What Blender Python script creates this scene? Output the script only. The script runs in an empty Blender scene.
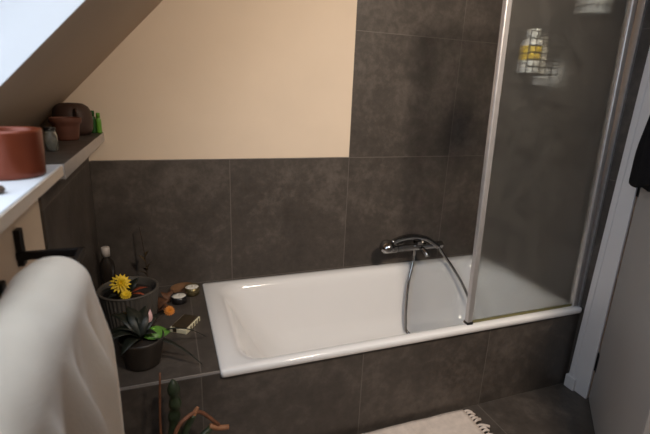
import bpy, bmesh, math, random
from mathutils import Vector, Matrix, noise
random.seed(7)
C = bpy.context.scene.collection
PI = math.pi

# ------------------------------------------------------------------ materials
def mat(name):
    m = bpy.data.materials.new(name); m.use_nodes = True
    nt = m.node_tree
    b = nt.nodes['Principled BSDF']
    return m, nt, b

def N(nt, typ, **kw):
    n = nt.nodes.new(typ)
    for k, v in kw.items(): setattr(n, k, v)
    return n

def mth(nt, op, a, b=None, c=None):
    n = N(nt, 'ShaderNodeMath', operation=op)
    for i, v in enumerate((a, b, c)):
        if v is None: continue
        if hasattr(v, 'links'): nt.links.new(v, n.inputs[i])
        else: n.inputs[i].default_value = v
    return n.outputs[0]

def ramp(nt, fac, stops):
    r = N(nt, 'ShaderNodeValToRGB')
    e = r.color_ramp.elements
    while len(e) < len(stops): e.new(0.5)
    for i, (p, c) in enumerate(stops):
        e[i].position = p; e[i].color = (*c, 1)
    nt.links.new(fac, r.inputs[0])
    return r.outputs[0]

def tex(nt, scale, detail=4, rough=.55, dist=0, vec=None):
    n = N(nt, 'ShaderNodeTexNoise')
    n.inputs['Scale'].default_value = scale; n.inputs['Detail'].default_value = detail
    n.inputs['Roughness'].default_value = rough; n.inputs['Distortion'].default_value = dist
    if vec is None:
        vec = N(nt, 'ShaderNodeTexCoord').outputs['Object']
    nt.links.new(vec, n.inputs['Vector'])
    return n.outputs['Fac']

def bump(nt, b, h, strength, dist=.002):
    n = N(nt, 'ShaderNodeBump'); n.inputs['Strength'].default_value = strength; n.inputs['Distance'].default_value = dist
    nt.links.new(h, n.inputs['Height']); nt.links.new(n.outputs[0], b.inputs['Normal'])

def plain(name, col, rough=.6, metal=0, var=.12, scale=12, spec=.5, bmp=0, sheen=0):
    m, nt, b = mat(name)
    f = tex(nt, scale)
    lo = tuple(c * (1 - var) for c in col); hi = tuple(min(1, c * (1 + var)) for c in col)
    nt.links.new(ramp(nt, f, [(.3, lo), (.7, hi)]), b.inputs['Base Color'])
    b.inputs['Roughness'].default_value = rough; b.inputs['Metallic'].default_value = metal
    b.inputs['Specular IOR Level'].default_value = spec
    if sheen: b.inputs['Sheen Weight'].default_value = sheen
    if bmp: bump(nt, b, tex(nt, scale * 6), bmp)
    return m

def tile_mat(name, axes, off, col=(.066, .054, .046), size=.6, rough=.42):
    m, nt, b = mat(name)
    tc = N(nt, 'ShaderNodeTexCoord').outputs['Object']
    sp = N(nt, 'ShaderNodeSeparateXYZ'); nt.links.new(tc, sp.inputs[0])
    g = None; ids = []
    for a, o in zip(axes, off):
        u = mth(nt, 'DIVIDE', mth(nt, 'SUBTRACT', sp.outputs[a], o), size)
        ids.append(mth(nt, 'FLOOR', mth(nt, 'ADD', u, .0001)))
        d = mth(nt, 'ABSOLUTE', mth(nt, 'SUBTRACT', u, mth(nt, 'ROUND', u)))
        k = mth(nt, 'LESS_THAN', d, .0016 / size)
        g = k if g is None else mth(nt, 'MAXIMUM', g, k)
    cmb = N(nt, 'ShaderNodeCombineXYZ'); nt.links.new(ids[0], cmb.inputs[0]); nt.links.new(ids[1], cmb.inputs[1])
    wn = N(nt, 'ShaderNodeTexWhiteNoise'); nt.links.new(cmb.outputs[0], wn.inputs['Vector'])
    # shift the cloud pattern tile by tile
    vadd = N(nt, 'ShaderNodeVectorMath', operation='MULTIPLY_ADD')
    nt.links.new(wn.outputs['Color'], vadd.inputs[0]); vadd.inputs[1].default_value = (9, 9, 9); nt.links.new(tc, vadd.inputs[2])
    v = vadd.outputs[0]
    cl = tex(nt, 3.2, 8, .62, .4, v)
    fine = tex(nt, 26, 6, .7, .2, v)
    mixf = mth(nt, 'ADD', mth(nt, 'MULTIPLY', cl, .55), mth(nt, 'MULTIPLY', fine, .45))
    mixf = mth(nt, 'ADD', mixf, mth(nt, 'MULTIPLY', mth(nt, 'SUBTRACT', wn.outputs['Value'], .5), .05))
    c1 = tuple(c * .68 for c in col); c2 = col; c3 = tuple(c * 1.75 for c in col)
    base = ramp(nt, mixf, [(.36, c1), (.5, c2), (.65, c3)])
    mx = N(nt, 'ShaderNodeMix', data_type='RGBA')
    nt.links.new(g, mx.inputs['Factor']); nt.links.new(base, mx.inputs[6]); mx.inputs[7].default_value = (.13, .11, .095, 1)
    nt.links.new(mx.outputs[2], b.inputs['Base Color'])
    nt.links.new(ramp(nt, fine, [(.3, (rough - .06,) * 3), (.7, (rough + .1,) * 3)]), b.inputs['Roughness'])
    b.inputs['Specular IOR Level'].default_value = .4
    bump(nt, b, mth(nt, 'SUBTRACT', mth(nt, 'MULTIPLY', fine, .25), g), .25, .0015)
    return m

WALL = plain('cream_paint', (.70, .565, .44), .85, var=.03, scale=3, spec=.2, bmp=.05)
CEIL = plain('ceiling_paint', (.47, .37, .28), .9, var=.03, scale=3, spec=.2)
WHITE = plain('white_paint', (.54, .52, .52), .5, var=.02, scale=4)
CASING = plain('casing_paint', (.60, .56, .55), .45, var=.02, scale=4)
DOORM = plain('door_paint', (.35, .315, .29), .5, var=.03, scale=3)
T_BACK = tile_mat('tile_back', (0, 2), (0, 1.02))
T_LEFT = tile_mat('tile_left', (1, 2), (-.177, 1.02))
T_RIGHT = tile_mat('tile_right', (1, 2), (0, 1.02))
T_FRONT = tile_mat('tile_front', (0, 2), (-.809, -.0))
T_FLOOR = tile_mat('tile_floor', (0, 1), (.385, -.72))
T_TOP = tile_mat('tile_top', (0, 1), (-.809, -.716), rough=.34)
T_LEDGE = tile_mat('tile_ledge', (0, 1), (-1.7, -.8), rough=.4)
ENAMEL = plain('enamel', (.80, .78, .775), .12, var=.01, scale=3)
ENAMEL.node_tree.nodes['Principled BSDF'].inputs['Coat Weight'].default_value = .5
CHROME = plain('chrome', (.36, .345, .335), .14, 1, var=.03)
ALU = plain('brushed_aluminium', (.52, .49, .48), .42, .7, var=.06, scale=30)
TRIMM = plain('trim_metal', (.42, .38, .36), .35, 1, var=.05)
BLACKM = plain('black_metal', (.018, .015, .014), .45, .6, var=.1)
WIREM = plain('wire_metal', (.012, .011, .010), .5, .3, var=.1)
TERRA = plain('copper_glaze', (.17, .034, .013), .30, .35, var=.12, scale=9)
TERRA2 = plain('terracotta', (.11, .036, .020), .7, var=.2, scale=20)
BROWNCLAY = plain('brown_clay', (.045, .022, .016), .5, var=.2, scale=15)
SOIL = plain('soil', (.018, .012, .009), .95, var=.4, scale=60, bmp=.6)
GREYPOT = plain('grey_stoneware', (.070, .060, .050), .6, var=.1, scale=20)
DARKPOT = plain('dark_brown_pot', (.026, .019, .014), .5, var=.15, scale=15)
GREEN = plain('leaf_green', (.10, .25, .035), .45, var=.25, scale=25)
DGREEN = plain('leaf_dark', (.010, .013, .008), .5, var=.3, scale=25)
STEMG = plain('stem_green', (.022, .034, .014), .5, var=.35, scale=45, bmp=.3)
STEMR = plain('stem_rust', (.16, .060, .028), .6, var=.3, scale=40)
TIPM = plain('stem_tip', (.30, .13, .06), .6, var=.2, scale=40)
TWIG = plain('twig', (.035, .022, .014), .8, var=.3, scale=50)
YELLOW = plain('yellow_petal', (.75, .50, .015), .5, var=.15, scale=40)
ORANGE = plain('orange_petal', (.60, .20, .02), .5, var=.2, scale=40)
REDLEAF = plain('red_leaf', (.30, .055, .02), .5, var=.2, scale=40)
DRYLEAF = plain('dry_leaf', (.115, .048, .022), .7, var=.4, scale=30)
PINK = plain('pink_petal', (.70, .42, .40), .5, var=.1, scale=40)
WOOD = plain('dark_wood', (.17, .085, .04), .45, var=.25, scale=18)
WAX = plain('wax', (.78, .74, .66), .5, var=.03)
WAXT = WAX
BLACKTIN = plain('black_tin', (.025, .022, .022), .3, .4, var=.1)
GOLDTIN = plain('olive_brass', (.16, .125, .06), .35, .7, var=.12)
BOXTOP = plain('box_brown', (.040, .026, .012), .4, var=.3, scale=40)
CREAM = plain('cream_card', (.72, .66, .47), .5, var=.06)
GREENB = plain('green_plastic', (.12, .30, .03), .35, var=.1)
DGREENB = plain('bottle_green', (.02, .075, .015), .25, var=.1)
WHITEP = plain('white_plastic', (.90, .90, .88), .35, var=.02)
PALEP = plain('pale_plastic', (.50, .47, .42), .4, var=.05)
YLABEL = plain('yellow_label', (.85, .58, .02), .5, var=.04)
BLUEL = plain('blue_print', (.06, .09, .16), .5, var=.1)
CAPM = plain('pale_cap', (.50, .44, .40), .4, var=.1)
DBOTTLE = plain('dark_bottle', (.020, .015, .012), .15, var=.1)
BLACKCLOTH = plain('black_cloth', (.010, .009, .010), .95, var=.3, scale=40, spec=.1)
SILIC = plain('seal', (.16, .14, .05), .4, var=.1)
STONE = plain('pebble', (.10, .06, .04), .6, var=.2, scale=40)

def towel_mat():
    m, nt, b = mat('towel_terry')
    f = tex(nt, 8)
    nt.links.new(ramp(nt, f, [(.3, (.64, .535, .43)), (.7, (.72, .605, .49))]), b.inputs['Base Color'])
    b.inputs['Roughness'].default_value = .95; b.inputs['Sheen Weight'].default_value = .3
    b.inputs['Specular IOR Level'].default_value = .1
    bump(nt, b, tex(nt, 260, 3), .5, .002)
    return m
TOWEL = towel_mat()
RUGM = plain('rug_cotton', (.60, .51, .45), .95, var=.1, scale=30, spec=.1, bmp=.5)

def frosted():
    m, nt, b = mat('frosted_glass')
    out = nt.nodes['Material Output']; nt.nodes.remove(b)
    sm = tex(nt, 5.5, 8, .7, 2.2)
    r = N(nt, 'ShaderNodeBsdfRefraction'); r.inputs['IOR'].default_value = 1.15
    r.inputs['Color'].default_value = (.95, .95, .92, 1)
    nt.links.new(ramp(nt, sm, [(.3, (.40,) * 3), (.7, (.55,) * 3)]), r.inputs['Roughness'])
    d = N(nt, 'ShaderNodeBsdfDiffuse'); d.inputs['Color'].default_value = (.42, .40, .37, 1)
    t = N(nt, 'ShaderNodeBsdfTranslucent'); t.inputs['Color'].default_value = (.55, .53, .49, 1)
    dt = N(nt, 'ShaderNodeMixShader'); dt.inputs[0].default_value = .55
    nt.links.new(d.outputs[0], dt.inputs[1]); nt.links.new(t.outputs[0], dt.inputs[2])
    mx = N(nt, 'ShaderNodeMixShader')
    nt.links.new(ramp(nt, sm, [(.35, (.07,) * 3), (.65, (.15,) * 3)]), mx.inputs[0])
    tp = N(nt, 'ShaderNodeBsdfTransparent'); tp.inputs['Color'].default_value = (.95, .95, .92, 1)
    rt = N(nt, 'ShaderNodeMixShader'); rt.inputs[0].default_value = .42
    nt.links.new(r.outputs[0], rt.inputs[1]); nt.links.new(tp.outputs[0], rt.inputs[2])
    nt.links.new(rt.outputs[0], mx.inputs[1]); nt.links.new(dt.outputs[0], mx.inputs[2])
    gl = N(nt, 'ShaderNodeBsdfGlossy'); gl.inputs['Roughness'].default_value = .35
    m2 = N(nt, 'ShaderNodeMixShader'); m2.inputs[0].default_value = .03
    nt.links.new(mx.outputs[0], m2.inputs[1]); nt.links.new(gl.outputs[0], m2.inputs[2])
    nt.links.new(m2.outputs[0], out.inputs['Surface'])
    return m
FROST = frosted()

def clear_pane():
    m, nt, b = mat('window_glass')
    out = nt.nodes['Material Output']; nt.nodes.remove(b)
    t = N(nt, 'ShaderNodeBsdfTransparent'); t.inputs['Color'].default_value = (.96, .98, .98, 1)
    g = N(nt, 'ShaderNodeBsdfGlossy'); g.inputs['Roughness'].default_value = .02
    mx = N(nt, 'ShaderNodeMixShader'); mx.inputs[0].default_value = .05
    nt.links.new(t.outputs[0], mx.inputs[1]); nt.links.new(g.outputs[0], mx.inputs[2])
    nt.links.new(mx.outputs[0], out.inputs['Surface'])
    return m
PANE = clear_pane()
def glass_mat():
    m, nt, b = mat('jar_glass')
    b.inputs['Transmission Weight'].default_value = .9; b.inputs['Roughness'].default_value = .05
    b.inputs['Base Color'].default_value = (.75, .75, .68, 1)
    return m
GLASS = glass_mat()

# ------------------------------------------------------------------ mesh helpers
def obj(name, bm, m, parent=None, smooth=False, mods=None):
    me = bpy.data.meshes.new(name)
    bmesh.ops.recalc_face_normals(bm, faces=bm.faces)
    bm.to_mesh(me); bm.free()
    if smooth:
        for p in me.polygons: p.use_smooth = True
    o = bpy.data.objects.new(name, me); C.objects.link(o)
    ms = m if isinstance(m, (list, tuple)) else [m]
    for k in ms: me.materials.append(k)
    if parent is not None:
        o.parent = parent
        o.matrix_parent_inverse = Matrix.Translation(-parent.location) if parent.type == 'EMPTY' else Matrix.Identity(4)
    return o

def bevel(o, w=.003, seg=2):
    b = o.modifiers.new('bevel', 'BEVEL'); b.width = w; b.segments = seg; b.limit_method = 'ANGLE'; b.angle_limit = .7
    return o
def solid(o, t, off=0):
    b = o.modifiers.new('solid', 'SOLIDIFY'); b.thickness = t; b.offset = off; return o
def subsurf(o, n=1):
    b = o.modifiers.new('sub', 'SUBSURF'); b.levels = n; b.render_levels = n; return o

def box(bm, lo, hi):
    x0, y0, z0 = lo; x1, y1, z1 = hi
    v = [bm.verts.new(p) for p in ((x0,y0,z0),(x1,y0,z0),(x1,y1,z0),(x0,y1,z0),(x0,y0,z1),(x1,y0,z1),(x1,y1,z1),(x0,y1,z1))]
    for f in ((0,3,2,1),(4,5,6,7),(0,1,5,4),(1,2,6,5),(2,3,7,6),(3,0,4,7)): bm.faces.new([v[i] for i in f])

def hexa(bm, p):   # 8 corners, bottom ring then top ring
    v = [bm.verts.new(q) for q in p]
    for f in ((0,3,2,1),(4,5,6,7),(0,1,5,4),(1,2,6,5),(2,3,7,6),(3,0,4,7)): bm.faces.new([v[i] for i in f])

def bx(name, lo, hi, m, parent=None, bev=0):
    bm = bmesh.new(); box(bm, lo, hi)
    o = obj(name, bm, m, parent)
    if bev: bevel(o, bev)
    return o

def catmull(pts, n=8):
    P = [Vector(p) for p in pts]; P = [2*P[0]-P[1]] + P + [2*P[-1]-P[-2]]
    out = []
    for i in range(1, len(P)-2):
        for k in range(n):
            t = k/n; a, b, c, d = P[i-1:i+3]
            out.append(.5*((2*b)+(-a+c)*t+(2*a-5*b+4*c-d)*t*t+(-a+3*b-3*c+d)*t**3))
    out.append(P[-2]); return out

def tube(bm, pts, r, seg=10, caps=True):
    pts = [Vector(p) for p in pts]
    R = r if isinstance(r, (list, tuple)) else [r]*len(pts)
    if len(R) != len(pts):
        R = [R[0] + (R[-1]-R[0])*i/(len(pts)-1) for i in range(len(pts))]
    t0 = (pts[1]-pts[0]).normalized()
    a = t0.orthogonal().normalized()
    rings = []
    for i, p in enumerate(pts):
        t = (pts[min(i+1, len(pts)-1)] - pts[max(i-1, 0)]).normalized()
        a = (a - t*a.dot(t)).normalized(); b = t.cross(a)
        rings.append([bm.verts.new(p + R[i]*(math.cos(2*PI*k/seg)*a + math.sin(2*PI*k/seg)*b)) for k in range(seg)])
    for A, B in zip(rings, rings[1:]):
        for k in range(seg): bm.faces.new((A[k], A[(k+1)%seg], B[(k+1)%seg], B[k]))
    if caps: bm.faces.new(rings[0][::-1]); bm.faces.new(rings[-1])

def lathe(bm, c, prof, seg=40, flute=0, nfl=0, axis=None):
    # prof: list of (r, z); closes at r = 0
    c = Vector(c); rings = []
    for (r, z) in prof:
        if r < 1e-6: rings.append([bm.verts.new(c + Vector((0,0,z)))]); continue
        ring = []
        for k in range(seg):
            a = 2*PI*k/seg
            rr = r + (flute*(.5+.5*math.cos(nfl*a)) if flute else 0)
            ring.append(bm.verts.new(c + Vector((rr*math.cos(a), rr*math.sin(a), z))))
        rings.append(ring)
    for A, B in zip(rings, rings[1:]):
        if len(A) == 1 and len(B) == 1: continue
        for k in range(seg):
            j = (k+1) % seg
            if len(A) == 1: bm.faces.new((A[0], B[j], B[k]))
            elif len(B) == 1: bm.faces.new((A[k], A[j], B[0]))
            else: bm.faces.new((A[k], A[j], B[j], B[k]))

def lat(name, c, prof, m, parent=None, seg=40, **kw):
    bm = bmesh.new(); lathe(bm, c, prof, seg, **kw)
    return obj(name, bm, m, parent, smooth=True)

def leaf(bm, base, tip, width, bend=.1, fold=.2, up=(0,0,1), n=8, shape=.8):
    base = Vector(base); tip = Vector(tip); d = tip-base; L = d.length
    s = d.cross(Vector(up))
    s = s.normalized() if s.length > 1e-5 else Vector((1,0,0))
    u = s.cross(d).normalized()
    rows = []
    for i in range(n+1):
        t = i/n
        w = width*.5*math.sin(PI*min(1, max(0, t**shape)))*(1 if 0 < i < n else 0) + .0004
        c = base + d*t + u*(bend*L*math.sin(PI*t))
        rows.append([bm.verts.new(c - s*w + u*fold*w), bm.verts.new(c), bm.verts.new(c + s*w + u*fold*w)])
    for A, B in zip(rows, rows[1:]):
        bm.faces.new((A[0], A[1], B[1], B[0])); bm.faces.new((A[1], A[2], B[2], B[1]))

def thing(name, label, cat, loc, group=None):
    o = bpy.data.objects.new(name, None); C.objects.link(o); o.location = loc
    o.empty_display_size = .05
    o['label'] = label; o['category'] = cat
    if group: o['group'] = group
    return o
def tag(o, label, cat, group=None, kind=None):
    o['label'] = label; o['category'] = cat
    if group: o['group'] = group
    if kind: o['kind'] = kind
    return o
def st(o, label=None):
    o['kind'] = 'structure'
    if label: o['label'] = label
    return o

# measured layout (metres): x to the right, y = 0 at the back wall, z up
LAMP = (.05, -2.05); LAMPW = 176; AIM = (.42, 0, .85); SPOT = 106
ZT = .415          # bath rim
XL, XR = -1.18, .91
YF = -.7335        # bath front
YW0, YW1 = -.933, -1.95      # roof window sides
LZ = 1.14          # ledge height
def S(t, n=0):     # a point of the roof slope: t along it, n outwards
    return (-1.36 + .6965*t - .7174*n, 1.14 + .7174*t + .6965*n)

# ------------------------------------------------------------------ the setting
st(bx('floor', (-1.2, -3.3, -.1), (2.0, .12, 0), T_FLOOR))
wb = st(bx('wall_back', (-1.75, .004, 0), (1.05, .12, 2.5), WALL))
bm = bmesh.new(); box(bm, (-1.18, 0, 0), (0, .008, 1.02)); box(bm, (0, 0, 0), (.93, .008, 2.42))
obj('tile_facing', bm, T_BACK, wb)
bm = bmesh.new(); box(bm, (-1.17, .001, 1.0195), (0.0, .0035, 1.0225)); obj('edge_trim', bm, TRIMM, wb)

wl = st(bx('wall_left', (-1.75, -3.3, 0), (-1.184, .004, LZ-.03), WALL))
bx('tile_facing', (-1.186, -.795, 0), (-1.178, 0, LZ-.035), T_LEFT, wl)

bm = bmesh.new()
def slope_piece(bm, y0, y1, t0, t1, n0=0, n1=.22):
    P = []
    for n in (n0, n1):
        for (t, y) in ((t0, y0), (t1, y0), (t1, y1), (t0, y1)):
            x, z = S(t, n); P.append((x, y, z))
    hexa(bm, P)
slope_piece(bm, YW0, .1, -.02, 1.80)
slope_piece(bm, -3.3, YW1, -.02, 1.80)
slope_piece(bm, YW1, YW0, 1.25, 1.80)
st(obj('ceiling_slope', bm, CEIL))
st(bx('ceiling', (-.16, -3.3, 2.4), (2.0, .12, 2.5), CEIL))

wr = bmesh.new()
box(wr, (XR+.006, -.84, 0), (XR+.1, .12, 2.42)); box(wr, (XR+.006, -3.3, 0), (XR+.1, -1.60, 2.42)); box(wr, (XR+.006, -1.60, 2.03), (XR+.1, -.84, 2.42))
wr = st(obj('wall_right', wr, WALL))
bx('tile_facing', (XR, -.760, 0), (XR+.008, 0, 2.42), T_RIGHT, wr)
st(bx('wall_front', (-1.75, -3.42, 0), (2.0, -3.3, 2.5), WALL))
bm = bmesh.new(); box(bm, (1.95, -3.3, 0), (2.05, .12, 2.5)); box(bm, (1.01, -.5, 0), (1.95, -.4, 2.5)); box(bm, (1.01, -2.5, 0), (1.95, -2.4, 2.5))
st(obj('wall_hallway', bm, WALL))

# door casing with plinth block
dc = bmesh.new()
box(dc, (XR-.008, -.846, 0), (XR+.006, -.772, 2.12)); box(dc, (XR-.012, -1.70, 2.04), (XR+.006, -.846, 2.12)); box(dc, (XR-.012, -1.70, 0), (XR+.006, -1.606, 2.04))
box(dc, (XR-.012, -.784, 0.), (XR+.006, -.757, 2.12))
for v in dc.verts:
    if v.co.y > -.79: v.co.y += .018 - .020*v.co.z
dc = st(bevel(obj('trim_1', dc, CASING), .003))
bevel(bx('plinth_block', (XR-.020, -.785, 0), (XR+.004, -.732, .065), CASING, dc), .003)

# open door
HX, HY = .918, -.846
dr = st(thing('door_1', 'dull white bathroom door standing open beside the white casing', 'door', (HX, HY, 0)))
ca, sa = math.cos(math.radians(225)), math.sin(math.radians(225))
def dpt(d, n, z):      # along the door, out of its inner face
    return (HX + ca*d - sa*n*-1*-1, HY + sa*d + ca*n*-1, z) if False else (HX + ca*d + (-.7071)*n, HY + sa*d + .7071*n, z)
def dbox(bm, d0, d1, n0, n1, z0, z1):
    hexa(bm, [dpt(d0,n0,z0), dpt(d1,n0,z0), dpt(d1,n1,z0), dpt(d0,n1,z0), dpt(d0,n0,z1), dpt(d1,n0,z1), dpt(d1,n1,z1), dpt(d0,n1,z1)])
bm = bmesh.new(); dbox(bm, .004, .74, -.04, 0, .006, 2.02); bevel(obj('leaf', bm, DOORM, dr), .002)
for z in (.20, 1.02, 1.84):
    bm = bmesh.new(); tube(bm, [dpt(-.002, .006, z-.045), dpt(-.002, .006, z+.045)], .008, 10)
    dbox(bm, .0, .022, -.001, .0015, z-.045, z+.045)
    obj('hinge', bm, BLACKM, dr)
bm = bmesh.new(); tube(bm, [dpt(.68, 0, 1.03), dpt(.68, .05, 1.03)], .009); tube(bm, [dpt(.685, .05, 1.03), dpt(.56, .05, 1.03)], .009); tube(bm, [dpt(.68, 0, 1.03), dpt(.68, .008, 1.03)], .026, 20)
obj('handle', bm, TRIMM, dr, smooth=False)

# roof window: sill, lining, frame, pane
wn = st(thing('window_1', 'bright roof window in the sloping ceiling with a white lining', 'window', (-1.4, -1.44, 1.14)))
o = bevel(bx('window_sill', (-1.72, YW1, LZ-.026), (-1.117, -.822, LZ), [WHITE], wn), .002)
o['label'] = 'white window sill with the red-brown pot'
bm = bmesh.new(); box(bm, (-1.1168, YW1, LZ-.026), (-1.115, -.822, LZ-.003)); obj('sill_edge', bm, WALL, wn)
bm = bmesh.new()
slope_piece(bm, YW0-.006, YW0-.0005, -.16, 1.25, .0, .20); slope_piece(bm, YW1+.0005, YW1+.006, -.16, 1.25, .0, .20); slope_piece(bm, YW1, YW0, 1.244, 1.2495, .0, .2)
obj('lining', bm, WHITE, wn)
bm = bmesh.new()
for (y0, y1, t0, t1) in ((YW0-.06, YW0-.006, -.2, 1.24), (YW1+.006, YW1+.06, -.2, 1.24), (YW1+.06, YW0-.06, 1.18, 1.24), (YW1+.06, YW0-.06, -.2, -.12)):
    slope_piece(bm, y0, y1, t0, t1, .16, .22)
obj('window_frame', bm, WHITE, wn)
bm = bmesh.new(); slope_piece(bm, YW1+.06, YW0-.06, -.12, 1.18, .185, .191); obj('pane', bm, PANE, wn)

# tiled ledge on the knee wall, with its metal edge
lg = st(bevel(bx('trim_2', (-1.40, -.8215, LZ-.036), (-1.1135, .003, LZ), T_LEDGE), .002), 'dark tiled ledge on top of the low wall')
bm = bmesh.new(); box(bm, (-1.1133, -.8215, LZ-.036), (-1.1118, .0, LZ)); box(bm, (-1.14, -.826, LZ-.036), (-1.1118, -.8222, LZ+.0005)); obj('metal_edge', bm, ALU, lg)

# tiled platform at the head of the bath, tiled bath front
st(bevel(bx('trim_3', (-1.178, -.716, 0), (-.7465, 0, ZT-.006), [T_TOP]), .001), 'dark tiled platform between wall and bath')
bm = bmesh.new(); box(bm, (-1.178, -.7195, ZT-.014), (-.7475, -.7162, ZT-.0055)); st(obj('trim_4', bm, ALU), 'metal edge strip of the platform')
bm = bmesh.new(); box(bm, (-1.178, -.722, 0), (-.7475, -.7166, ZT-.0145)); box(bm, (-.7475, -.722, 0), (XR, -.712, ZT-.028))
st(obj('wall_bath_front', bm, T_FRONT), 'dark tiled front of the bath')

# ------------------------------------------------------------------ bathtub
def rrect(x0, x1, y0, y1, r, n=10):
    out = []
    for (cx, cy, a0) in ((x1-r, y1-r, 0), (x0+r, y1-r, 90), (x0+r, y0+r, 180), (x1-r, y0+r, 270)):
        for k in range(n+1):
            a = math.radians(a0 + 90*k/n); out.append((cx + r*math.cos(a), cy + r*math.sin(a)))
    return out
tub = thing('bathtub', 'white enamel bathtub set in dark tiles under the cream wall', 'bathtub', (.08, -.367, 0))
X0, X1, Y0, Y1 = -.7465, XR-.001, YF, -.001
loops = []
def L(x0, x1, y0, y1, r, z): loops.append((rrect(x0, x1, y0, y1, r), z))
L(X0+.004, X1, Y0+.004, Y1, .010, ZT-.027)
L(X0, X1, Y0, Y1, .012, ZT-.024)
L(X0, X1, Y0, Y1, .012, ZT-.004)
L(X0+.005, X1-.003, Y0+.005, Y1-.003, .012, ZT)
L(X0+.030, X1-.03, Y0+.022, Y1-.02, .03, ZT+.0005)
L(X0+.055, X1-.05, Y0+.034, Y1-.042, .08, ZT-.001)
L(X0+.075, X1-.062, Y0+.046, Y1-.056, .10, ZT-.007)
L(X0+.092, X1-.072, Y0+.056, Y1-.066, .11, ZT-.022)
L(X0+.112, X1-.080, Y0+.064, Y1-.074, .12, ZT-.055)
L(X0+.160, X1-.095, Y0+.078, Y1-.088, .13, ZT-.15)
L(X0+.225, X1-.110, Y0+.095, Y1-.105, .14, ZT-.26)
L(X0+.275, X1-.128, Y0+.110, Y1-.120, .14, ZT-.33)
L(X0+.330, X1-.160, Y0+.140, Y1-.150, .13, ZT-.362)
L(X0+.42, X1-.24, Y0+.20, Y1-.21, .10, ZT-.372)
bm = bmesh.new(); rings = []
for pts, z in loops: rings.append([bm.verts.new((x, y, z)) for x, y in pts])
for A, B in zip(rings, rings[1:]):
    n = len(A)
    for k in range(n): bm.faces.new((A[k], A[(k+1)%n], B[(k+1)%n], B[k]))
bm.faces.new(rings[-1])
o = obj('basin', bm, ENAMEL, tub, smooth=True)
bm = bmesh.new(); lathe(bm, (.56, -.367, ZT-.3715), [(0,.003),(.028,.003),(.032,0)], 24); obj('drain', bm, CHROME, tub, smooth=True)

# ------------------------------------------------------------------ shower mixer, handset, hose
fx = thing('shower_mixer', 'chrome bar mixer on the tiled wall above the bath', 'faucet', (.40, 0, .53))
def cyl(bm, a, b, r, seg=20): tube(bm, [a, b], r, seg)
bm = bmesh.new(); cyl(bm, (.285,-.07,.527), (.525,-.07,.527), .019); obj('body', bm, CHROME, fx, smooth=False)
for x0, x1 in ((.235, .283), (.527, .572)):
    bm = bmesh.new(); tube(bm, [(x0,-.07,.527),(x0+.004,-.07,.527),(x1-.004,-.07,.527),(x1,-.07,.527)], [.018,.0215,.0215,.019], 20); obj('control_knob', bm, CHROME, fx)
for x in (.33, .48):
    bm = bmesh.new(); cyl(bm, (x,-.07,.527), (x,-.001,.527), .012); cyl(bm, (x,-.012,.527), (x,-.0005,.527), .030); obj('wall_union', bm, CHROME, fx)
bm = bmesh.new(); tube(bm, catmull([(.430,-.085,.522),(.436,-.11,.512),(.440,-.125,.500),(.442,-.132,.488)], 4), .014, 14); obj('spout', bm, CHROME, fx, smooth=True)
bm = bmesh.new(); cyl(bm, (.395,-.07,.51), (.395,-.07,.478), .010); obj('hose_outlet', bm, CHROME, fx)
bm = bmesh.new(); box(bm, (.395,-.098,.546), (.425,-.05,.565)); obj('cradle', bm, CHROME, fx)

hs = thing('hand_shower', 'chrome hand shower lying across the top of the mixer bar', 'hand shower', (.36, -.085, .58))
bm = bmesh.new(); pts = catmull([(.225,-.105,.578),(.29,-.09,.590),(.37,-.078,.591),(.45,-.075,.575),(.50,-.08,.548),(.54,-.085,.520)], 6)
tube(bm, pts, [.017 - .006*abs(i/(len(pts)-1)-.4) for i in range(len(pts))], 14); obj('handle', bm, CHROME, hs, smooth=True)
bm = bmesh.new(); lathe(bm, (0,0,0), [(0,.022),(.016,.022),(.034,.012),(.041,.0),(.041,-.012),(.034,-.015),(0,-.015)], 28)
M = Matrix.Translation((.195,-.115,.566)) @ Matrix.Rotation(math.radians(-28), 4, 'Y') @ Matrix.Rotation(math.radians(24), 4, 'X')
bm.transform(M); obj('spray_head', bm, CHROME, hs, smooth=True)
bm = bmesh.new()
for k in range(6):
    a = 2*PI*k/6; lathe(bm, (.02*math.cos(a), .02*math.sin(a), -.0155), [(0,-.003),(.004,-.002),(.005,.001)], 8)
bm.transform(M); obj('nozzles', bm, WHITEP, hs)
bm = bmesh.new()
pts = catmull([(.395,-.07,.480),(.388,-.078,.44),(.350,-.112,.33),(.333,-.138,.22),(.332,-.150,.12),(.342,-.175,.056),(.43,-.28,.053),(.60,-.36,.06),(.70,-.30,.08),(.735,-.21,.16),(.70,-.15,.283),(.645,-.115,.38),(.585,-.092,.462),(.545,-.086,.515)], 8)
tube(bm, pts, .0082, 10); h = obj('shower_hose', bm, CHROME, smooth=True)
tag(h, 'flexible metal shower hose looping from the mixer into the bath', 'hose')

# ------------------------------------------------------------------ bath screen
sc = thing('bath_screen', 'frosted glass bath screen in metal profiles on the bath rim', 'shower screen', (.6, -.70, ZT))
ZS = 1.86
gp = bx('glass_panel', (.297, -.702, ZT+.012), (.886, -.698, ZS), [FROST, PANE], sc)
for i, q in enumerate(gp.data.polygons): q.material_index = 0 if i == 2 else 1
bevel(bx('profile', (.273, -.711, ZT+.002), (.299, -.689, ZS+.01), ALU, sc), .004)
bm = bmesh.new(); box(bm, (.868, -.713, ZT+.002), (.893, -.687, ZS+.01)); bevel(obj('profile', bm, ALU, sc), .004)
bx('seal', (.299, -.7035, ZT+.001), (.868, -.6965, ZT+.012), SILIC, sc)
bevel(bx('profile', (.299, -.711, ZS-.012), (.868, -.689, ZS+.01), ALU, sc), .003)
bevel(bx('foot', (.271, -.714, ZT+.0005), (.301, -.686, ZT+.012), BLACKM, sc), .002)

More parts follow.
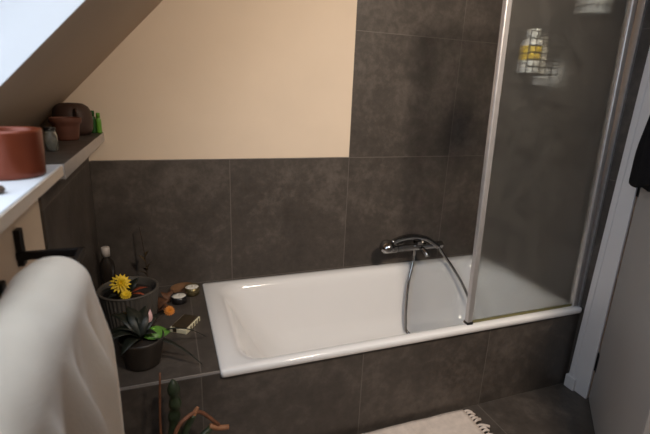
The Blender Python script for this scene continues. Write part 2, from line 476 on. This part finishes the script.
# the screen stands a little out of plumb
for ch in sc.children:
    for v in ch.data.vertices: v.co.x -= .024*(v.co.z-ZT)
bx('wall_channel', (XR-.010, -.716, ZT+.002), (XR, -.684, ZS+.01), ALU, sc)

# wire basket hung inside the screen
wbk = thing('wire_basket', 'black wire grid basket hung on the inside of the frosted screen', 'basket', (.455, -.63, 1.43))
bm = bmesh.new()
x0, x1, z0, z1 = .385, .538, 1.43, 1.575
ya, yb = -.6953, -.584
for i in range(6):
    x = x0 + (x1-x0)*i/5; tube(bm, [(x,ya,z1),(x,ya,z0),(x,yb,z0),(x,yb,z0+.07)], .0021, 6)
for j in range(7):
    z = z0 + (z1-z0)*j/6; tube(bm, [(x0,ya,z),(x1,ya,z)], .0021, 6)
for k in range(1, 5):
    y = ya + (yb-ya)*k/4; tube(bm, [(x0,y,z0),(x1,y,z0)], .0017, 6)
for z in (z0+.035, z0+.07):
    tube(bm, [(x0,ya,z),(x0,yb,z),(x1,yb,z),(x1,ya,z)], .0017, 6)
obj('grid', bm, WIREM, wbk)
bm = bmesh.new(); tube(bm, catmull([(.40,ya,1.575),(.397,ya,1.62),(.397,ya,1.80),(.397,-.693,1.878),(.397,-.70,1.884),(.397,-.717,1.875),(.397,-.718,1.84)], 4), .002, 6); obj('hook', bm, WIREM, wbk)
bm = bmesh.new(); tube(bm, catmull([(.50,ya,1.575),(.497,ya,1.62),(.497,ya,1.80),(.497,-.693,1.878),(.497,-.70,1.884),(.497,-.717,1.875),(.497,-.718,1.84)], 4), .002, 6); obj('hook', bm, WIREM, wbk)

def bottle(name, label, cat, c, r, h, body, capm, capr=.6, caph=.16, group=None, label_mat=None, lz=(.25, .65)):
    t = thing(name, label, cat, c, group)
    hb = h*(1-caph)
    lat('body', c, [(0,0),(r*.9,0),(r,.004),(r,hb*.78),(r*.9,hb*.88),(r*capr*.8,hb*.96),(r*capr*.7,hb)], body, t, 24)
    lat('cap', c, [(0,hb-.001),(r*capr,hb-.001),(r*capr,h-.002),(r*capr*.85,h),(0,h)], capm, t, 20)
    if label_mat:
        lat('label', c, [(r+.0004,h*lz[0]),(r+.0009,h*lz[0]+.001),(r+.0009,h*lz[1]),(r+.0004,h*lz[1]+.001)], label_mat, t, 24)
    return t
bottle('shampoo_bottle', 'white bottle with a yellow label in the wire basket', 'bottle', (.452,-.630,1.4325), .036, .158, WHITEP, WHITEP, label_mat=YLABEL, lz=(.30,.62))

bottle('shampoo_bottle', 'pale grey bottle added behind the grid as a light backing, right of the yellow-labelled bottle', 'bottle', (.506,-.622,1.4325), .026, .135, PALEP, PALEP)  # added for the pale haze behind the grid, so the dark wires show

# small wire shelves on the right wall behind the frosted glass, each with a white bottle
def wall_rack(loc, label):
    t = thing('wall_rack', label, 'rack', loc, 'wire racks on the right-hand wall')
    x, y, z = loc; bm = bmesh.new()
    for k in range(5):
        yy = y - .05 + .025*k; tube(bm, [(XR-.001,yy,z),(x-.095,yy,z)], .0016, 6)
    tube(bm, [(XR-.002,y-.05,z),(x-.095,y-.05,z),(x-.095,y+.05,z),(XR-.002,y+.05,z)], .002, 6)
    obj('grid', bm, WIREM, t)
    bm = bmesh.new(); tube(bm, [(XR-.002,y-.065,z+.03),(x-.096,y-.065,z+.03),(x-.096,y+.065,z+.03),(XR-.002,y+.05,z+.03)], .002, 6); obj('rail', bm, WIREM, t)
    return t
wall_rack((.845,-.31,1.402), 'lower dark wire rack with a white bottle behind the frosted glass')
bottle('shampoo_bottle', 'plain white bottle seen dimly below and right of the wire basket', 'bottle', (.850,-.31,1.4038), .036, .105, WHITEP, WHITEP)
wall_rack((.845,-.545,1.682), 'upper dark wire rack near the top of the frosted glass')
tb = bottle('shampoo_bottle', 'white bottle with blue print near the top of the frosted glass', 'bottle', (.815,-.545,1.6838), .058, .20, WHITEP, WHITEP)
for a in (205, 222, 250):
    for dz in (.03, .06):
        bm = bmesh.new()
        p = [(.815 + .0586*math.cos(math.radians(a+s)), -.545 + .0586*math.sin(math.radians(a+s))) for s in (-3, 3)]
        hexa(bm, [(p[0][0],p[0][1],1.6838+dz-.018),(p[1][0],p[1][1],1.6838+dz-.018),(p[1][0]*.999+.00083,p[1][1]*.999-.0005,1.6838+dz-.018),(p[0][0]*.999+.00083,p[0][1]*.999-.0005,1.6838+dz-.018),
                  (p[0][0],p[0][1],1.6838+dz+.01),(p[1][0],p[1][1],1.6838+dz+.01),(p[1][0]*.999+.00083,p[1][1]*.999-.0005,1.6838+dz+.01),(p[0][0]*.999+.00083,p[0][1]*.999-.0005,1.6838+dz+.01)])
        obj('print', bm, BLUEL, tb)


# ------------------------------------------------------------------ towel rail and towel
tr = thing('towel_rail', 'black metal towel rail on the cream wall holding the towel', 'towel rail', (-1.184, -1.2, .99))
bevel(bx('wall_plate', (-1.184, -1.015, .955), (-1.172, -.990, 1.035), BLACKM, tr), .002)
bm = bmesh.new(); box(bm, (-1.184, -1.02, .970), (-1.057, -1.008, .988)); box(bm, (-1.069, -1.80, .970), (-1.057, -1.008, .988)); bevel(obj('bar', bm, BLACKM, tr), .002)
bm = bmesh.new(); box(bm, (-1.0569, -1.80, .971), (-1.0562, -1.009, .987)); obj('polished_edge', bm, CHROME, tr)
bevel(bx('wall_plate', (-1.184, -1.152, .935), (-1.172, -1.128, .975), BLACKM, tr), .003)
bm = bmesh.new(); box(bm, (-1.184, -1.80, .970), (-1.057, -1.788, .988)); obj('arm', bm, BLACKM, tr)

bm = bmesh.new(); rows = []
nu, nv = 70, 64
for i in range(nu+1):
    u = i/nu; y = -1.138 - .66*u
    row = []
    for j in range(nv+1):
        v = j/nv
        # profile: back hem .. over the bar .. front hem
        if v < .25: s = v/.25; x, z = -1.152, .62 + (.955-.62)*s; hang = 1-s; side = -1; ang = None
        elif v < .55:
            a = PI*(1-(v-.25)/.30); x, z = -1.090 + .062*math.cos(a), .955 + .075*math.sin(a); hang = 0; side = 0
        else: s = (v-.55)/.45; x, z = -1.028, .955 - .62*s; hang = s; side = 1
        f1 = math.sin(u*34 + 1.3*math.sin(v*3)) ; f2 = math.sin(u*61 + 2 + v*2.0); f3 = noise.noise((u*5, v*4, 3.3))
        if side > 0:
            w = min(1, hang*4.5)
            x += w*(.021*f1 + .011*f2) + .012*f3*w + .030*hang
            y2 = y + .008*w*math.sin(u*34+1.2) + .055*hang*(.6-u)
        elif side < 0: x += -.004*hang + .003*f1*hang - 0; y2 = y
        else:
            top = math.sin(PI*(v-.25)/.30)
            z += top*(.010*noise.noise((u*6, v*5, 1.1)) + .006*math.sin(u*11+v*7)); y2 = y + .006*f3
            z -= .012*max(0, 1-u*9)*top
        row.append(bm.verts.new((x, y2, z + .004*noise.noise((u*14, v*14, 9)))))
    rows.append(row)
for A, B in zip(rows, rows[1:]):
    for k in range(nv): bm.faces.new((A[k], A[k+1], B[k+1], B[k]))
tw = obj('bath_towel', bm, TOWEL, smooth=True)
solid(tw, .020, -1); subsurf(tw, 1)
tag(tw, 'thick off-white towel folded over the black rail in the foreground', 'towel')

# ------------------------------------------------------------------ things on the sill and ledge
def pot(name, label, cat, c, r0, r1, h, m, wall=.005, soil=True, lip=0):
    t = thing(name, label, cat, c)
    prof = [(0,0),(r0*.92,0),(r0,.004)]
    n = 8
    for k in range(1, n+1): prof.append((r0+(r1-r0)*k/n, .004+(h-.006-.004)*k/n))
    if lip: prof += [(r1+lip, h*.80+.0), (r1+lip, h-.002)]; prof = prof[:3] + [p for p in prof[3:-2] if p[1] < h*.78] + prof[-2:]
    rt = prof[-1][0]
    prof += [(rt-.001,h),(rt-wall+.001,h),(rt-wall,h-.003),(r1-wall-.002,h-.02),(max(r0-wall,.003),.012),(0,.010)]
    lat('body', c, prof, m, t, 48)
    if soil: lat('soil', c, [(0,h-.020),((r1-wall)*.6,h-.021),(r1-wall-.0015,h-.024),(r1-wall-.0015,h-.03),(0,h-.03)], SOIL, t, 32)
    return t
pot('plant_pot', 'glossy red-brown pot standing on the white window sill', 'pot', (-1.184,-.962,LZ), .0625, .0655, .097, TERRA)
bm = bmesh.new(); lathe(bm, (-1.163,-1.135,LZ), [(0,0),(.012,.001),(.016,.007),(.012,.013),(0,.015)], 16); tag(obj('pebble', bm, STONE, smooth=True), 'small brown pebble on the white sill at the left edge', 'pebble')
t = pot('plant_pot', 'small rimmed terracotta pot on the dark tiled ledge', 'pot', (-1.195,-.285,LZ), .036, .045, .076, TERRA2, lip=.005)
jg = thing('clay_jug', 'dark brown round-shouldered clay jug behind the terracotta pot', 'jug', (-1.203,-.10,LZ))
lat('body', (-1.203,-.10,LZ), [(0,0),(.055,0),(.066,.02),(.069,.05),(.066,.085),(.056,.105),(.040,.116),(.026,.118),(.022,.114),(0,.112)], BROWNCLAY, jg, 40)
bm = bmesh.new(); tube(bm, catmull([(-1.185,-.152,LZ+.095),(-1.175,-.180,LZ+.098),(-1.172,-.185,LZ+.075),(-1.176,-.178,LZ+.045),(-1.185,-.160,LZ+.035)], 5), .006, 8); obj('handle', bm, BROWNCLAY, jg, smooth=True)
bottle('small_bottle', 'dark green slim bottle next to the clay jug on the ledge', 'bottle', (-1.143,-.035,LZ), .0105, .088, DGREENB, DGREENB, .7, .2)
bottle('small_bottle', 'light green slim bottle at the end of the ledge', 'bottle', (-1.1235,-.034,LZ), .010, .080, GREENB, GREENB, .75, .22)
jr = thing('glass_jar', 'small clear glass jar on the ledge behind the red-brown pot', 'jar', (-1.185,-.575,LZ))
lat('body', (-1.185,-.575,LZ), [(0,0),(.015,0),(.017,.003),(.017,.045),(.014,.053),(.014,.060),(.0125,.060),(.0125,.052),(.0155,.044),(.0155,.004),(0,.003)], GLASS, jr, 24)
lat('lid', (-1.185,-.575,LZ), [(0,.0605),(.0148,.0605),(.0148,.067),(.013,.068),(0,.068)], BLACKTIN, jr, 24)

# ------------------------------------------------------------------ things on the platform
ZP = ZT-.006
pc = (-1.046,-.298,ZP)
pl = thing('planter', 'wide ribbed grey planter holding the yellow flower', 'planter', pc)
prof = [(0,0),(.085,0),(.092,.004)] + [(.092+.017*k/8, .004+.148*k/8) for k in range(1,9)] + [(.109,.156),(.103,.157),(.100,.153),(.096,.12),(.086,.02),(0,.016)]
bm = bmesh.new(); lathe(bm, pc, prof[:11], 220, flute=.0035, nfl=44); lathe(bm, pc, [(.1092,.150),(.1125,.151),(.1125,.155),(.110,.157),(.104,.157),(.101,.154),(.097,.12),(.086,.02),(0,.016)], 64)
obj('body', bm, GREYPOT, pl, smooth=True)
lat('soil', pc, [(0,.128),(.05,.129),(.096,.125),(.094,.115),(0,.115)], SOIL, pl, 40)

fp = thing('flowering_plant', 'yellow chrysanthemum with red leaf growing in the ribbed planter', 'plant', (-1.055,-.315,ZP+.128))
fb = (-1.055,-.315,ZP+.128)
bm = bmesh.new(); tube(bm, catmull([fb,(-1.060,-.325,ZP+.16),(-1.058,-.335,ZP+.183)], 5), .003, 8); obj('stem', bm, STEMG, fp, smooth=True)
fc = Vector((-1.068,-.345,ZP+.195)); view = Vector((.16,-.80,.55)).normalized()
def flower(c, nrm, r, rings, m, parent, name='flower_head'):
    bm = bmesh.new(); nrm = nrm.normalized(); a = nrm.orthogonal().normalized(); b = nrm.cross(a)
    for q in range(rings):
        rr = r*(1-.23*q); n = 15-2*q
        for k in range(n):
            an = 2*PI*(k+.5*q)/n; d = math.cos(an)*a + math.sin(an)*b
            leaf(bm, c+nrm*.004*q, c+d*rr+nrm*(.004+.010*q), rr*.46, .08, .25, up=nrm, n=5, shape=.6)
    o = obj(name, bm, m, parent, smooth=True); solid(o, .0012); return o
flower(fc, view, .039, 4, YELLOW, fp)
bm = bmesh.new(); lathe(bm, (0,0,0), [(0,.010),(.008,.008),(.011,.002),(.010,-.003),(0,-.004)], 16); bm.transform(Matrix.Translation(fc+view*.010+Vector((-.012,0,.004))) @ view.to_track_quat('Z','Y').to_matrix().to_4x4()); obj('flower_centre', bm, SOIL, fp, smooth=True)
flower(Vector((-1.050,-.372,ZP+.158)), Vector((.1,-.6,.8)), .022, 2, YELLOW, fp)
bm = bmesh.new(); leaf(bm, (-1.035,-.34,ZP+.150), (-.975,-.335,ZP+.165), .020, .1); leaf(bm, (-1.03,-.35,ZP+.15), (-.985,-.37,ZP+.150), .016, .1); solid(obj('red_leaf', bm, REDLEAF, fp, smooth=True), .001)
bm = bmesh.new(); leaf(bm, (-1.07,-.30,ZP+.13), (-1.135,-.33,ZP+.165), .035, .15); leaf(bm, (-1.07,-.33,ZP+.13), (-1.11,-.385,ZP+.16), .032, .15); leaf(bm, (-1.04,-.28,ZP+.13), (-1.01,-.23,ZP+.165), .03, .15); solid(obj('foliage', bm, DGREEN, fp, smooth=True), .001)

tg = thing('dried_twig', 'thin dark dried flower stalk against the tiled wall behind the planter', 'twig', (-.985,-.10,ZP))
bm = bmesh.new(); tube(bm, catmull([(-.985,-.085,ZP),(-.985,-.085,ZP+.13),(-.992,-.075,ZP+.24),(-1.003,-.06,ZP+.33)], 6), [.0035,.0018], 7); obj('stem', bm, TWIG, tg, smooth=True)
bm = bmesh.new()
for (z, dx, dy, w) in ((.11,-.035,-.03,.02),(.14,.03,-.02,.02),(.17,-.03,.01,.018),(.20,.018,-.02,.015),(.13,-.01,-.045,.02)):
    leaf(bm, (-.986,-.083,ZP+z), (-.986+dx,-.083+dy,ZP+z+.035), w, .1)
solid(obj('withered_leaf', bm, plain('olive_dry', (.06,.036,.012), .7, var=.3), tg, smooth=True), .001)

bt = bottle('oil_bottle', 'dark bottle with a pale cap in the tiled corner behind the towel', 'bottle', (-1.135,-.135,ZP), .030, .275, DBOTTLE, CAPM, .55, .14)

ws = thing('wooden_dish', 'small brown wooden dish behind the tealights', 'dish', (-.835,-.064,ZP))
lat('dish', (-.835,-.064,ZP), [(0,0),(.030,0),(.050,.010),(.060,.022),(.058,.023),(.048,.012),(.028,.004),(0,.004)], WOOD, ws, 40)
for c, m, lab in (((-.858,-.165,ZP), BLACKTIN, 'black-cupped white tealight candle nearer the ribbed planter'), ((-.798,-.098,ZP), GOLDTIN, 'olive brass-cupped white tealight candle nearer the bath')):
    t = thing('tealight', lab, 'candle', c, 'tealights on the platform')
    h = .034 if m is BLACKTIN else .040
    lat('cup', c, [(0,0),(.028,0),(.032,.003),(.0335,h),(.0315,h),(.0305,h-.006),(0,h-.006)], m, t, 32)
    lat('wax', c, [(0,h-.002),(.018,h-.0025),(.0304,h-.003),(.0302,h-.006),(0,h-.006)], WAX, t, 28)
    bm = bmesh.new(); tube(bm, [(c[0],c[1],c[2]+h-.003),(c[0]+.001,c[1],c[2]+h+.005)], .0009, 6); obj('wick', bm, BLACKTIN, t)

# dry leaves lying right of the planter
for k, (x, y, a, l) in enumerate(((-.918,-.20,60,.085),(-.908,-.125,100,.075),(-.918,-.275,-20,.07))):
    bm = bmesh.new(); d = Vector((math.cos(math.radians(a)), math.sin(math.radians(a)), .1))*l
    p0 = Vector((x,y,ZP+.004)) - d*.5; p0.z = ZP+.003
    leaf(bm, p0, p0+d, .052, .30, .6)
    o = solid(obj('fallen_leaf', bm, DRYLEAF, smooth=True), .001)
    tag(o, ('brown dry leaf lying between planter and black tealight', 'brown dry leaf behind the black tealight', 'brown dry leaf nearest the orange bloom')[k], 'leaf', 'dry leaves on the platform')

# small box with cream sides
bxr = thing('small_box', 'small dark-topped box with cream sides on the platform by the bath', 'box', (-.843,-.385,ZP))
rot = Matrix.Translation((-.843,-.385,ZP)) @ Matrix.Rotation(math.radians(58), 4, 'Z')
bm = bmesh.new(); box(bm, (-.056,-.036,0), (.056,.036,.020)); bm.transform(rot); bevel(obj('body', bm, CREAM, bxr), .002)
bm = bmesh.new(); box(bm, (-.050,-.031,.0202), (.050,.031,.0245)); bm.transform(rot); bevel(obj('top', bm, BOXTOP, bxr), .002)
for k in range(4):
    x = -.024+.020*k
    bm = bmesh.new(); box(bm, (x,-.0367,.002), (x+.007,-.0358,.019)); bm.transform(rot); obj('slot', bm, BOXTOP, bxr)
bm = bmesh.new(); box(bm, (-.0568,.006,.004), (-.0558,.022,.018)); bm.transform(rot); obj('slot', bm, BOXTOP, bxr)

# dark potted plant on the platform's front edge
pp = (-.992,-.595,ZP)
t = pot('plant_pot', 'dark brown pot on the front edge of the platform', 'pot', pp, .056, .074, .105, DARKPOT)
ph = thing('house_plant', 'dark leafy plant with one bright green leaf in the dark brown pot', 'plant', (-.992,-.595,ZP+.083))
b0 = Vector((-.992,-.595,ZP+.082))
bm = bmesh.new()
for (p, w) in (((-1.09,-.52,ZP+.16),.05),((-1.07,-.60,ZP+.145),.045),((-1.04,-.50,ZP+.175),.05),((-.975,-.50,ZP+.17),.045),((-1.10,-.66,ZP+.13),.035),((-1.12,-.56,ZP+.10),.05),((-1.00,-.47,ZP+.12),.045),((-1.08,-.46,ZP+.13),.05),((-.93,-.50,ZP+.13),.04),((-1.05,-.68,ZP+.09),.04),((-.94,-.62,ZP+.12),.035)):
    leaf(bm, b0+Vector((0,0,.01)), p, w, .2, .3)
solid(obj('dark_leaf', bm, DGREEN, ph, smooth=True), .0012)
bm = bmesh.new(); leaf(bm, (-.985,-.600,ZP+.10), (-.898,-.560,ZP+.085), .050, .14, .15, n=10, up=(.1,-.55,.8)); solid(obj('green_leaf', bm, GREEN, ph, smooth=True), .0012)
bm = bmesh.new(); leaf(bm, (-.968,-.56,ZP+.125), (-.960,-.545,ZP+.175), .018, .1, .3, up=(.2,-.9,.2)); solid(obj('pink_petal', bm, PINK, ph, smooth=True), .001)
bm = bmesh.new(); tube(bm, catmull([b0,(-.98,-.58,ZP+.11),(-.966,-.56,ZP+.13)], 4), .002, 6); tube(bm, catmull([b0,(-.95,-.55,ZP+.12),(-.915,-.52,ZP+.138)], 4), .002, 6); obj('stem', bm, TWIG, ph, smooth=True)
flower(Vector((-.898,-.515,ZP+.142)), Vector((.1,-.6,.7)), .020, 2, ORANGE, ph, 'orange_flower')
bm = bmesh.new()
for a, b in (((-.97,-.60,ZP+.10),(-.802,-.672,ZP+.006)), ((-.95,-.58,ZP+.105),(-.772,-.505,ZP+.010)), ((-.96,-.60,ZP+.10),(-.845,-.60,ZP+.006))):
    leaf(bm, a, b, .011, .10, .3, n=12, shape=.7)
solid(obj('blade_leaf', bm, DGREEN, ph, smooth=True), .001)

# trailing plant in a pot on the floor in front of the platform
t = pot('plant_pot', 'dark pot on the floor below the platform', 'pot', (-.90,-.855,0), .075, .095, .20, DARKPOT)
fpn = thing('succulent', 'upright succulent with a thick green stem and rusty branches in front of the platform', 'plant', (-.90,-.855,.18))
bm = bmesh.new(); pts = catmull([(-.90,-.82,.172),(-.903,-.80,.30),(-.896,-.80,.38),(-.899,-.80,.465)], 8); tube(bm, pts, [.017 + .003*math.sin(i*1.3) for i in range(len(pts)-2)] + [.011,.004], 12); obj('green_stem', bm, STEMG, fpn, smooth=True)
bm = bmesh.new(); tube(bm, catmull([(-.935,-.85,.172),(-.944,-.80,.29),(-.934,-.79,.49)], 6), [.005,.003], 8); tube(bm, catmull([(-.92,-.86,.172),(-.90,-.84,.30),(-.86,-.82,.335),(-.82,-.80,.325),(-.765,-.80,.262)], 6), [.007,.006], 8); obj('rust_stem', bm, STEMR, fpn, smooth=True)
bm = bmesh.new(); tube(bm, catmull([(-.89,-.87,.172),(-.873,-.82,.27),(-.842,-.81,.33)], 6), [.015,.009], 10); obj('green_stem', bm, STEMG, fpn, smooth=True)
bm = bmesh.new(); tube(bm, catmull([(-.846,-.811,.322),(-.836,-.806,.340),(-.828,-.803,.350)], 4), [.009,.005], 10); obj('tip', bm, TIPM, fpn, smooth=True)
bm = bmesh.new(); tube(bm, catmull([(-.795,-.80,.265),(-.765,-.80,.250),(-.733,-.80,.245)], 4), [.010,.008], 10); obj('tip', bm, TIPM, fpn, smooth=True)
bm = bmesh.new(); tube(bm, catmull([(-.88,-.88,.172),(-.84,-.83,.235),(-.79,-.80,.258)], 4), [.012,.010], 10); obj('green_stem', bm, STEMG, fpn, smooth=True)

# ------------------------------------------------------------------ rug
rg = thing('rug', 'off-white cotton rug with a tasselled end on the tiled floor', 'rug', (-.1,-1.0,0))
bm = bmesh.new(); nx, ny = 60, 40; rows = []
RX0, RX1, RY0, RY1 = -.80, .284, -1.35, -.745
for i in range(nx+1):
    row = []
    for j in range(ny+1):
        x = RX0+(RX1-RX0)*i/nx; y = RY0+(RY1-RY0)*j/ny
        e = max(0, (y+.86)/.125)
        z = .010 + .006*noise.noise((x*7, y*7, 2)) + 0.012*e*(1-.9*max(0,(x-.05)/.26))*(.7+.5*noise.noise((x*9, 1, 1)))
        row.append(bm.verts.new((x, y - .03*max(0,(x-.0)/.3)*0, max(.0065, z))))
    rows.append(row)
for A, B in zip(rows, rows[1:]):
    for k in range(ny): bm.faces.new((A[k], A[k+1], B[k+1], B[k]))
solid(obj('weave', bm, RUGM, rg, smooth=True), .010, 0)
bm = bmesh.new()
for k in range(34):
    y = RY1 - .008 - k*.0178; dx = random.uniform(.026,.050); dy = random.uniform(-.020,.014); z1 = random.uniform(.006,.012)
    tube(bm, catmull([(RX1-.004,y,.010),(RX1+.015,y+dy*.3,.016+random.uniform(0,.006)),(RX1+dx,y+dy,z1)], 4), [.0045,.0068], 7)
o = obj('fringe', bm, RUGM, rg, smooth=True)

# ------------------------------------------------------------------ black garment on the door
gm = thing('bathrobe', 'black garment hanging on the door beside the casing', 'garment', dpt(.12, .03, 1.36))
bm = bmesh.new(); tube(bm, [dpt(.19,0,1.36), dpt(.19,.03,1.36), dpt(.19,.035,1.38)], .005, 8); obj('loop', bm, BLACKM, gm)
bm = bmesh.new(); rows = []
for i in range(15):
    u = i/14; z = 1.36 - .315*u
    row = []
    wd = .05 + .115*min(1, u*1.6)
    for k in range(36):
        a = 2*PI*k/36; d = .19 + wd*math.cos(a)*(1+.08*math.sin(5*a+u*4)); n = .036 + .024*math.sin(a)*(1+.2*math.sin(7*a))*min(1,.5+u)
        row.append(bm.verts.new(dpt(d, max(.006, n), z + .018*math.sin(a*2+1)*u)))
    rows.append(row)
for A, B in zip(rows, rows[1:]):
    for k in range(36): bm.faces.new((A[k], A[(k+1)%36], B[(k+1)%36], B[k]))
bm.faces.new(rows[0][::-1]); bm.faces.new(rows[-1])
subsurf(obj('cloth', bm, BLACKCLOTH, gm, smooth=True), 1)

# ------------------------------------------------------------------ light
w = bpy.data.worlds.new('sky'); bpy.context.scene.world = w; w.use_nodes = True
bg = w.node_tree.nodes['Background']; bg.inputs[0].default_value = (.74, .85, 1.0, 1); bg.inputs[1].default_value = 5.2
pa = bpy.data.lights.new('window_portal', 'AREA'); pa.shape = 'RECTANGLE'; pa.size = 1.0; pa.size_y = 1.42
pa.cycles.is_portal = True
po = bpy.data.objects.new('window_portal', pa); C.objects.link(po)
x, z = S(.53, .23); po.location = (x, (YW0+YW1)/2, z)
nrm = Vector((.7174, 0, -.6965))           # into the room
xax = Vector((0,1,0)); zax = -nrm; yax = zax.cross(xax)
po.rotation_euler = Matrix((xax, yax, zax)).transposed().to_euler()

# unseen ceiling lamp inferred from bath highlights; spot head added to darken the corners
cl = thing('inferred_ceiling_lamp', 'unseen white ceiling lamp, spot head added to darken the corners', 'lamp', (LAMP[0], LAMP[1], 2.4))
lat('base', (LAMP[0], LAMP[1], 2.4), [(0,-.001),(.06,-.001),(.06,-.02),(.055,-.024),(0,-.024)], WHITE, cl, 32)
aim = (Vector(AIM) - Vector((LAMP[0], LAMP[1], 2.29))).normalized()
Q = Matrix.Translation((LAMP[0], LAMP[1], 2.29)) @ aim.to_track_quat('Z', 'Y').to_matrix().to_4x4()
bm = bmesh.new(); lathe(bm, (0,0,0), [(0,-.085),(.03,-.085),(.055,-.03),(.085,0),(.082,0),(.052,-.028),(.028,-.078),(0,-.078)], 32); bm.transform(Q); obj('shade', bm, WHITE, cl, smooth=True)
bm = bmesh.new(); tube(bm, [(LAMP[0], LAMP[1], 2.377), tuple(Q @ Vector((0,0,-.08)))], .008, 8); obj('arm', bm, TRIMM, cl)
mL, ntL, bL = mat('lamp_glass'); bL.inputs['Emission Color'].default_value = (1,.86,.68,1); bL.inputs['Emission Strength'].default_value = 12.0
bm = bmesh.new(); lathe(bm, (0,0,0), [(0,-.035),(.045,-.035),(.045,-.04),(0,-.04)], 24); bm.transform(Q); obj('bulb', bm, mL, cl)
ld = bpy.data.lights.new('lamp_bulb', 'SPOT'); ld.shadow_soft_size = .14; ld.energy = LAMPW; ld.color = (1, .86, .70)
ld.spot_size = math.radians(SPOT); ld.spot_blend = 1  # cone and soft edge shaped for a vignette-like falloff
lo = bpy.data.objects.new('lamp_bulb', ld); C.objects.link(lo); lo.location = Q @ Vector((0,0,.01)); lo.rotation_euler = aim.to_track_quat('-Z','Y').to_euler()

# ------------------------------------------------------------------ camera
f, cx, cy, cz, yaw, pitch, roll = (434.2629, -.8801, -2.0282, 1.332, .3593, .2785, .0398)
sy, cyw, sp, cp = math.sin(yaw), math.cos(yaw), math.sin(pitch), math.cos(pitch)
fwd = Vector((sy*cp, cyw*cp, -sp)); right = Vector((cyw, -sy, 0)); up = right.cross(fwd)
r2 = right*math.cos(roll) + up*math.sin(roll); u2 = -right*math.sin(roll) + up*math.cos(roll)
cam = bpy.data.cameras.new('camera'); cam.sensor_width = 36; cam.lens = f/650*36; cam.clip_start = .02
cam.dof.use_dof = True; cam.dof.focus_distance = 2.25; cam.dof.aperture_fstop = 3.2
co = bpy.data.objects.new('camera', cam); C.objects.link(co)
M = Matrix((r2, u2, -fwd)).transposed().to_4x4(); M.translation = (cx, cy, cz); co.matrix_world = M
scn = bpy.context.scene; scn.camera = co
scn.view_settings.view_transform = 'Standard'; scn.view_settings.look = 'None'; scn.view_settings.gamma = 1
scn.view_settings.exposure = 0.0
scn.cycles.max_bounces = 12; scn.cycles.diffuse_bounces = 8; scn.cycles.transmission_bounces = 8
